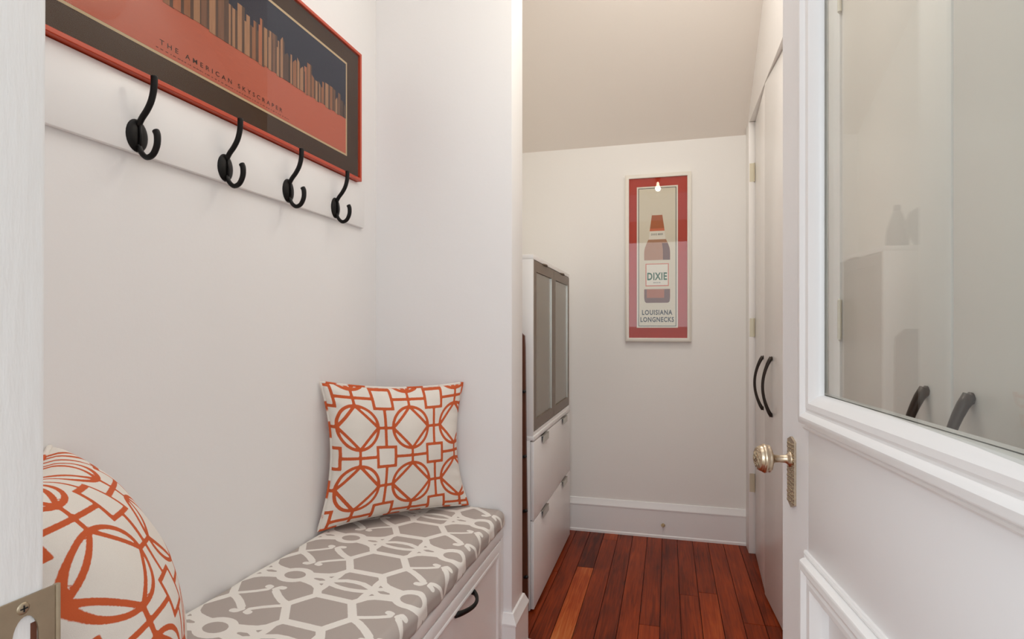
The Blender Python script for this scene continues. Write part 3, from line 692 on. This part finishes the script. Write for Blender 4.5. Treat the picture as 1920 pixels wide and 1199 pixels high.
# generic row of towers: taller towards the middle of the sheet
rnd = random.Random(21)
def hmax(y): return np.interp(y, [0.66, 0.85, 1.0, 1.13, 1.2, 1.3, 1.45, 1.6, 1.75], [0.07, 0.14, 0.185, 0.185, 0.15, 0.132, 0.112, 0.088, 0.064])
y = qy0+0.004; depth = 0.0016; nt = 0
while y < qy1-0.006:
    big = 0.9 < y < 1.2
    w = rnd.uniform(0.020, 0.040) if big else rnd.uniform(0.014, 0.029)
    hgt = min(hmax(y)*rnd.uniform(0.62, 1.0), qz1-ZH-0.006); y1_ = min(y+w, qy1-0.002)
    k = rnd.choice([0, 1, 2, 3, 4, 0, 2, 4, 1, 2]); top = ZH+hgt; kind = rnd.random(); dx = depth + 0.00012*(nt % 4)
    b = ZH-0.001-rnd.uniform(0, 0.006)
    if kind < 0.30: pts = [(y, b), (y1_, b), (y1_, top), (y, top)]
    elif kind < 0.50: pts = [(y, b), (y1_, b), (y1_, top-0.012), ((y+y1_)/2, top), (y, top-0.012)]
    elif kind < 0.80: pts = [(y, b), (y1_, b), (y1_, top-0.02), (y1_-w*0.25, top-0.02), (y1_-w*0.25, top), (y+w*0.25, top), (y+w*0.25, top-0.02), (y, top-0.02)]
    else: pts = [(y, b), (y1_, b), (y1_, top-0.014), (y, top)]
    tb = MB().prism(pts, xm+0.0012, xm+dx, 'x')
    t_ = tb.build('printed_tower', M['tower%d' % k], prn)
    if w > 0.014:   # shaded flank of the printed tower
        t_.data.materials.append(M['tower%d' % (5 if k == 3 else 3)])
        bm = bmesh.new(); bm.from_mesh(t_.data)
        yl = y1_-w*rnd.uniform(0.3, 0.5)
        bmesh.ops.bisect_plane(bm, geom=bm.verts[:]+bm.edges[:]+bm.faces[:], plane_co=(0, yl, 0), plane_no=(0, 1, 0))
        for f in bm.faces:
            if f.calc_center_median().y > yl: f.material_index = 1
        bm.to_mesh(t_.data); bm.free()
    y += w*rnd.uniform(0.80, 1.0); nt += 1
RX = Matrix(((0, 0, 1, 0), (1, 0, 0, 0), (0, 1, 0, 0), (0, 0, 0, 1)))      # text x -> +Y, y -> +Z, faces +X
def text_x(name, body, w, h, y, z, x, m, par, sp=1.0, bold=0.0):
    me = text_mesh(body, 0.02, w, h, sp, bold); me.transform(Matrix.Translation((x, y, z)) @ RX); o = link(name, me, m, par); return o
text_x('title_lettering', 'THE AMERICAN SKYSCRAPER', 0.412, 0.0112, 1.215, 1.8415, xm+0.0014, M['ink'], prn, 1.7, 0.0002)
mb = MB(); rnd = random.Random(5); y = 1.0
while y < 1.45:
    w = rnd.uniform(0.002, 0.008); mb.box(xm+0.0010, xm+0.0013, y, y+w, 1.8255, 1.8275); y += w+rnd.uniform(0.002, 0.007)
y = 0.93
mb.build('small_print', M['ink2'], prn)
face_x('picture_glass', M['glass'], PY0+0.010, PY1-0.010, PZ0+0.010, PZ1-0.010, xf+0.0235, pic)

# ------------------------------------------------------------------ bottle poster on the back wall
pos = tag(empty('framed_poster', (-0.057, YB, 1.635)), 'tall cream-framed bottle poster with red mat on the back hall wall', 'poster')
px0, px1, pz0, pz1 = -0.243, 0.131, 1.145, 2.126
yb = YB-0.001
mb = MB().frame((px0, px1, pz0, pz1), [(0, 0), (0, 0.024), (0.002, 0.0255), (0.020, 0.0255), (0.022, 0.024), (0.022, 0.014)], 'y', -1, yb)
ch(mb.build('frame', M['whiteframe'], auto=40), pos)
def slab_y(name, m, x0, x1, z0, z1, y0, y1, par=None, pp=None):
    o = MB().box(x0, x1, y1, y0, z0, z1).build(name, m)
    if par is not None: ch(o, par)
    if pp is not None: o.parent = pp
    return o
ym = yb-0.014
slab_y('mat_board', M['redmat'], px0+0.018, px1-0.018, pz0+0.018, pz1-0.018, yb, ym, pos)
sheet = slab_y('print', M['creamw'], -0.176, 0.057, 1.226, 2.054, ym+0.001, ym-0.0006, pos)
slab_y('print_border', M['inkd'], -0.167, 0.048, 1.235, 2.045, ym, ym-0.0009, pp=sheet)
slab_y('print_field', M['cream'], -0.1635, 0.0445, 1.2385, 2.0415, ym, ym-0.0012, pp=sheet)
bc = -0.060; k_ = 0.000967; zt = 1.933
def bz(v): return zt - (v-300)*k_
prof = [(300, .031), (312, .034), (335, .034), (345, .029), (430, .0405), (490, .047), (520, .060), (550, .071), (575, .0735), (850, .0735), (872, .070), (880, .062)]
def hw(v): return np.interp(v, [p[0] for p in prof], [p[1] for p in prof])
def band(name, m, v0, v1, dy, sc=1.0, xo=0.0, n=14, sides=(-1, 1)):
    vs = np.linspace(v0, v1, n); L_ = [(bc+sides[0]*hw(v)*sc+xo, bz(v)) for v in vs]; R_ = [(bc+sides[1]*hw(v)*sc+xo, bz(v)) for v in vs[::-1]]
    return quad_poly(name, L_ + R_, m, sheet, ym-dy)
bt = band('bottle_shape', M['amber'], 300, 880, 0.0015, n=60)
band('bottle_cap', M['cream'], 300, 350, 0.0017); band('bottle_shoulder', M['ambert'], 497, 622, 0.0017)
band('bottle_shade', M['amberd'], 520, 622, 0.0019, 1.0, 0, 10, (0.45, 0.98)); band('bottle_shade', M['amberd'], 798, 878, 0.0019, 1.0, 0, 10, (0.55, 0.98)); band('bottle_shade', M['amberd'], 850, 880, 0.0018); band('bottle_shade', M['amberd'], 798, 870, 0.0019, 1.0, 0, 10, (-0.98, -0.8))
band('neck_label', M['creamw'], 438, 497, 0.0019); band('neck_label_stripe', M['orange'], 430, 446, 0.0021)
band('body_label', M['cream'], 622, 797, 0.0019)
quad_poly('label_frame', [(bc-.066, bz(643)), (bc+.066, bz(643)), (bc+.066, bz(780)), (bc-.066, bz(780))], M['orange'], sheet, ym-0.0021)
quad_poly('label_panel', [(bc-.061, bz(648)), (bc+.061, bz(648)), (bc+.061, bz(774)), (bc-.061, bz(774))], M['creamw'], sheet, ym-0.0023)
RY = Matrix(((1, 0, 0, 0), (0, 0, -1, 0), (0, 1, 0, 0), (0, 0, 0, 1)))
def text_y(name, body, w, h, x, z, y, m, par, sp=1.0, bold=0.0):
    me = text_mesh(body, 0.04, w, h, sp, bold); me.transform(Matrix.Translation((x, y, z)) @ RY); return link(name, me, m, par)
text_y('label_lettering', 'DIXIE', 0.112, 0.044, bc, bz(720), ym-0.0026, M['green'], sheet, 1.1, 0.0012)
text_y('label_lettering', 'BEER', 0.040, 0.007, bc, bz(758), ym-0.0026, M['inkd'], sheet, 1.2)
text_y('neck_lettering', 'DIXIE BEER', 0.066, 0.011, bc, bz(466), ym-0.0026, M['inkd'], sheet, 1.2)
text_y('caption_lettering', 'LOUISIANA', 0.172, 0.030, bc, bz(938), ym-0.0016, M['inkd'], sheet, 1.15, 0.0013)
text_y('caption_lettering', 'LONGNECKS', 0.190, 0.030, bc, bz(981), ym-0.0016, M['inkd'], sheet, 1.15, 0.0013)
quad_poly('poster_glass', [(px0+0.02, pz0+0.02), (px1-0.02, pz0+0.02), (px1-0.02, pz1-0.02), (px0+0.02, pz1-0.02)], M['glass'], None, yb-0.021)
g = bpy.data.objects['poster_glass']; ch(g, pos)

# ------------------------------------------------------------------ cabinets in the hall recess
CX, CB, CY0, CY1 = -0.555, -0.925, 2.425, 3.372
low = tag(empty('shoe_cabinet', (-0.74, 2.9, 0)), 'low white cabinet with two tip-out fronts standing on the red-brown floorboards', 'cabinet')
mb = MB(); t = 0.016
mb.box(CB, CX-0.018, CY0, CY0+t, 0.004, 0.738, bevel=0.001); mb.box(CB, CX-0.018, CY1-t, CY1, 0.004, 0.738, bevel=0.001)
mb.box(CB, CX-0.018, CY0+t, CY1-t, 0.03, 0.046); mb.box(CB, CB+0.006, CY0+t, CY1-t, 0.046, 0.738); mb.box(CB, CX-0.0, CY0, CY1, 0.738, 0.758, bevel=0.0015)
ch(mb.build('body', M['cab'], auto=40), low)
for (z0, z1) in ((0.012, 0.389), (0.394, 0.731)):
    fl = ch(MB().box(CX-0.017, CX, CY0+0.001, CY1-0.001, z0, z1, bevel=0.0025).build('tip_out_front', M['cab'], auto=40), low)
    for (y0, y1) in ((2.575, 2.70), (3.10, 3.225)):
        h = MB(); h.box(CX-0.012, CX+0.010, y0, y1, z1+0.0005, z1+0.002); h.box(CX+0.0088, CX+0.0104, y0, y1, z1-0.030, z1+0.002); h.build('tab_handle', M['steel'], fl)
upc = tag(empty('display_cabinet', (-0.74, 2.9, 0.758)), 'white cabinet with two brown-framed frosted glass doors stacked on the low white cabinet', 'cabinet')
z0, z1 = 0.7585, 1.541
mb = MB(); mb.box(CB, CX-0.004, CY0, CY0+t, z0, z1-0.02, bevel=0.001); mb.box(CB, CX-0.004, CY1-t, CY1, z0, z1-0.02, bevel=0.001); mb.box(CB, CX-0.004, CY0, CY1, z1-0.02, z1, bevel=0.0015); mb.box(CB, CX-0.004, CY0+t, CY1-t, z0, z0+0.016); mb.box(CB, CB+0.006, CY0+t, CY1-t, z0+0.016, z1-0.02)
ch(mb.build('body', M['cab'], auto=40), upc)
ch(MB().box(CB+0.008, CX-0.05, CY0+t+0.001, CY1-t-0.001, 1.155, 1.171).build('shelf', M['cab']), upc)
ym_ = (CY0+CY1)/2-0.01
for (y0, y1) in ((CY0+0.014, ym_-0.002), (ym_+0.002, CY1-0.014)):
    d = ch(MB().frame((y0, y1, z0+0.020, z1-0.024), [(0, -0.017), (0, 0.0), (0.046, 0.0), (0.046, -0.010)], 'x', 1, CX-0.003).build('door', M['cabframe']), upc)
    MB().box(CX-0.012, CX-0.009, y0+0.04, y1-0.04, z0+0.06, z1-0.064).build('glass_pane', M['frost'], d)
    MB().box(CX-0.0088, CX-0.0035, y1-0.050, y1-0.0455, z0+0.066, z1-0.07).build('pane_edge', M['steel'], d)
    MB().tube([(CX-0.002, (y0+y1)/2-0.06+0.02, z1-0.023), (CX+0.006, (y0+y1)/2, z1-0.022), (CX-0.002, (y0+y1)/2+0.06, z1-0.023)], 0.004, 8).build('pull', M['cabframe'], d, smooth=True)
# dark board standing in the gap between wall end and cabinets
bd = tag(empty('wooden_board', (-0.66, 2.36, 0)), 'narrow red-brown wooden board upright in the gap beside the white cabinets', 'board')
mb = MB()
pts = [(-0.86, 0.0), (-0.5735, 0.0), (-0.5755, 0.30), (-0.5815, 0.72), (-0.5860, 1.14), (-0.5885, 1.19), (-0.62, 1.22), (-0.86, 1.22)]
mb.prism(pts, 2.386, 2.404, 'y'); ch(mb.build('plank', M['brownwood']), bd)
for (z, x) in ((0.17, -0.574), (0.45, -0.5772), (0.68, -0.581), (0.955, -0.5845)):
    pg = MB().tube([(x-0.014, 2.380, z-0.004), (x-0.001, 2.379, z), (x+0.0045, 2.379, z+0.002)], [0.006, 0.007, 0.005], 10); ch(pg.build('bolt', M['peg'], smooth=True), bd)
# ornaments on top of the display cabinet, seen mirrored in the glazed door
tag(MB().lathe([(0, 0), (0.036, 0), (0.042, 0.004), (0.043, 0.06), (0.038, 0.10), (0.024, 0.15), (0.016, 0.172), (0.015, 0.176)], (-0.727, 2.66, 1.5415), 'z', 32).lathe([(0.012, 0.176), (0.014, 0.179), (0.014, 0.198), (0.012, 0.201), (0, 0.201)], (-0.727, 2.66, 1.5415), 'z', 20).build('bottle_vase', M['greyglass'], smooth=True), 'slim grey bottle vase on the display cabinet, seen only mirrored in the door glass', 'vase')
tag(MB().lathe([(0, 0), (0.05, 0), (0.062, 0.01), (0.092, 0.07), (0.098, 0.11), (0.085, 0.15), (0.05, 0.172), (0.034, 0.178), (0.036, 0.19), (0.03, 0.19), (0.028, 0.18), (0, 0.178)], (-0.80, 2.535, 1.5415), 'z', 32).build('round_vase', M['greyglass'], smooth=True), 'round grey vase on the display cabinet, mirrored behind the slim bottle vase', 'vase')

# small brass door stop on the back baseboard
st = tag(empty('door_stop', (-0.026, YB-0.022, 0.078)), 'tiny brass hook-like door stop on the back baseboard', 'door stop')
ch(MB().lathe([(0.009, 0), (0.009, 0.003), (0.005, 0.005), (0.004, 0.02), (0.0, 0.021)], (-0.026, YB-0.018, 0.078), 'y', 14, -1).build('stem', M['brass'], smooth=True), st)
ch(MB().tube([(-0.036, YB-0.036, 0.086), (-0.034, YB-0.037, 0.077), (-0.026, YB-0.038, 0.072), (-0.018, YB-0.037, 0.077), (-0.016, YB-0.036, 0.086)], 0.0032, 8).build('hook', M['brass'], smooth=True), st)

# pendant lamp over the hall: out of frame, its reflection shows in the poster's glass
pd = tag(empty('pendant_lamp', (-0.085, 1.64, 2.47)), 'clear glass pendant lamp lit above the hall, seen only reflected in the bottle poster', 'lamp')
ch(MB().lathe([(0, 2.998), (0.06, 2.998), (0.06, 2.985), (0.02, 2.96), (0, 2.96)], (-0.085, 1.64, 0.0), 'z', 24).build('canopy', M['bronze'], auto=40), pd)
ch(MB().tube([(-0.085, 1.64, 2.96), (-0.085, 1.64, 2.60)], 0.003, 8).build('cord', M['black'], smooth=True), pd)
ch(MB().lathe([(0, 2.61), (0.02, 2.608), (0.022, 2.55), (0.014, 2.53), (0, 2.53)], (-0.085, 1.64, 0.0), 'z', 20).build('socket', M['bronze'], auto=40), pd)
ch(MB().lathe([(0.024, 2.575), (0.05, 2.565), (0.09, 2.53), (0.105, 2.48), (0.10, 2.43), (0.08, 2.39)], (-0.085, 1.64, 0.0), 'z', 32).build('glass_shade', M['paneglass'], smooth=True), pd)
ch(MB().lathe([(0, 2.53), (0.010, 2.525), (0.013, 2.505), (0.019, 2.48), (0.014, 2.462), (0, 2.457)], (-0.085, 1.64, 0.0), 'z', 20).build('bulb', M['bulb'], smooth=True), pd)
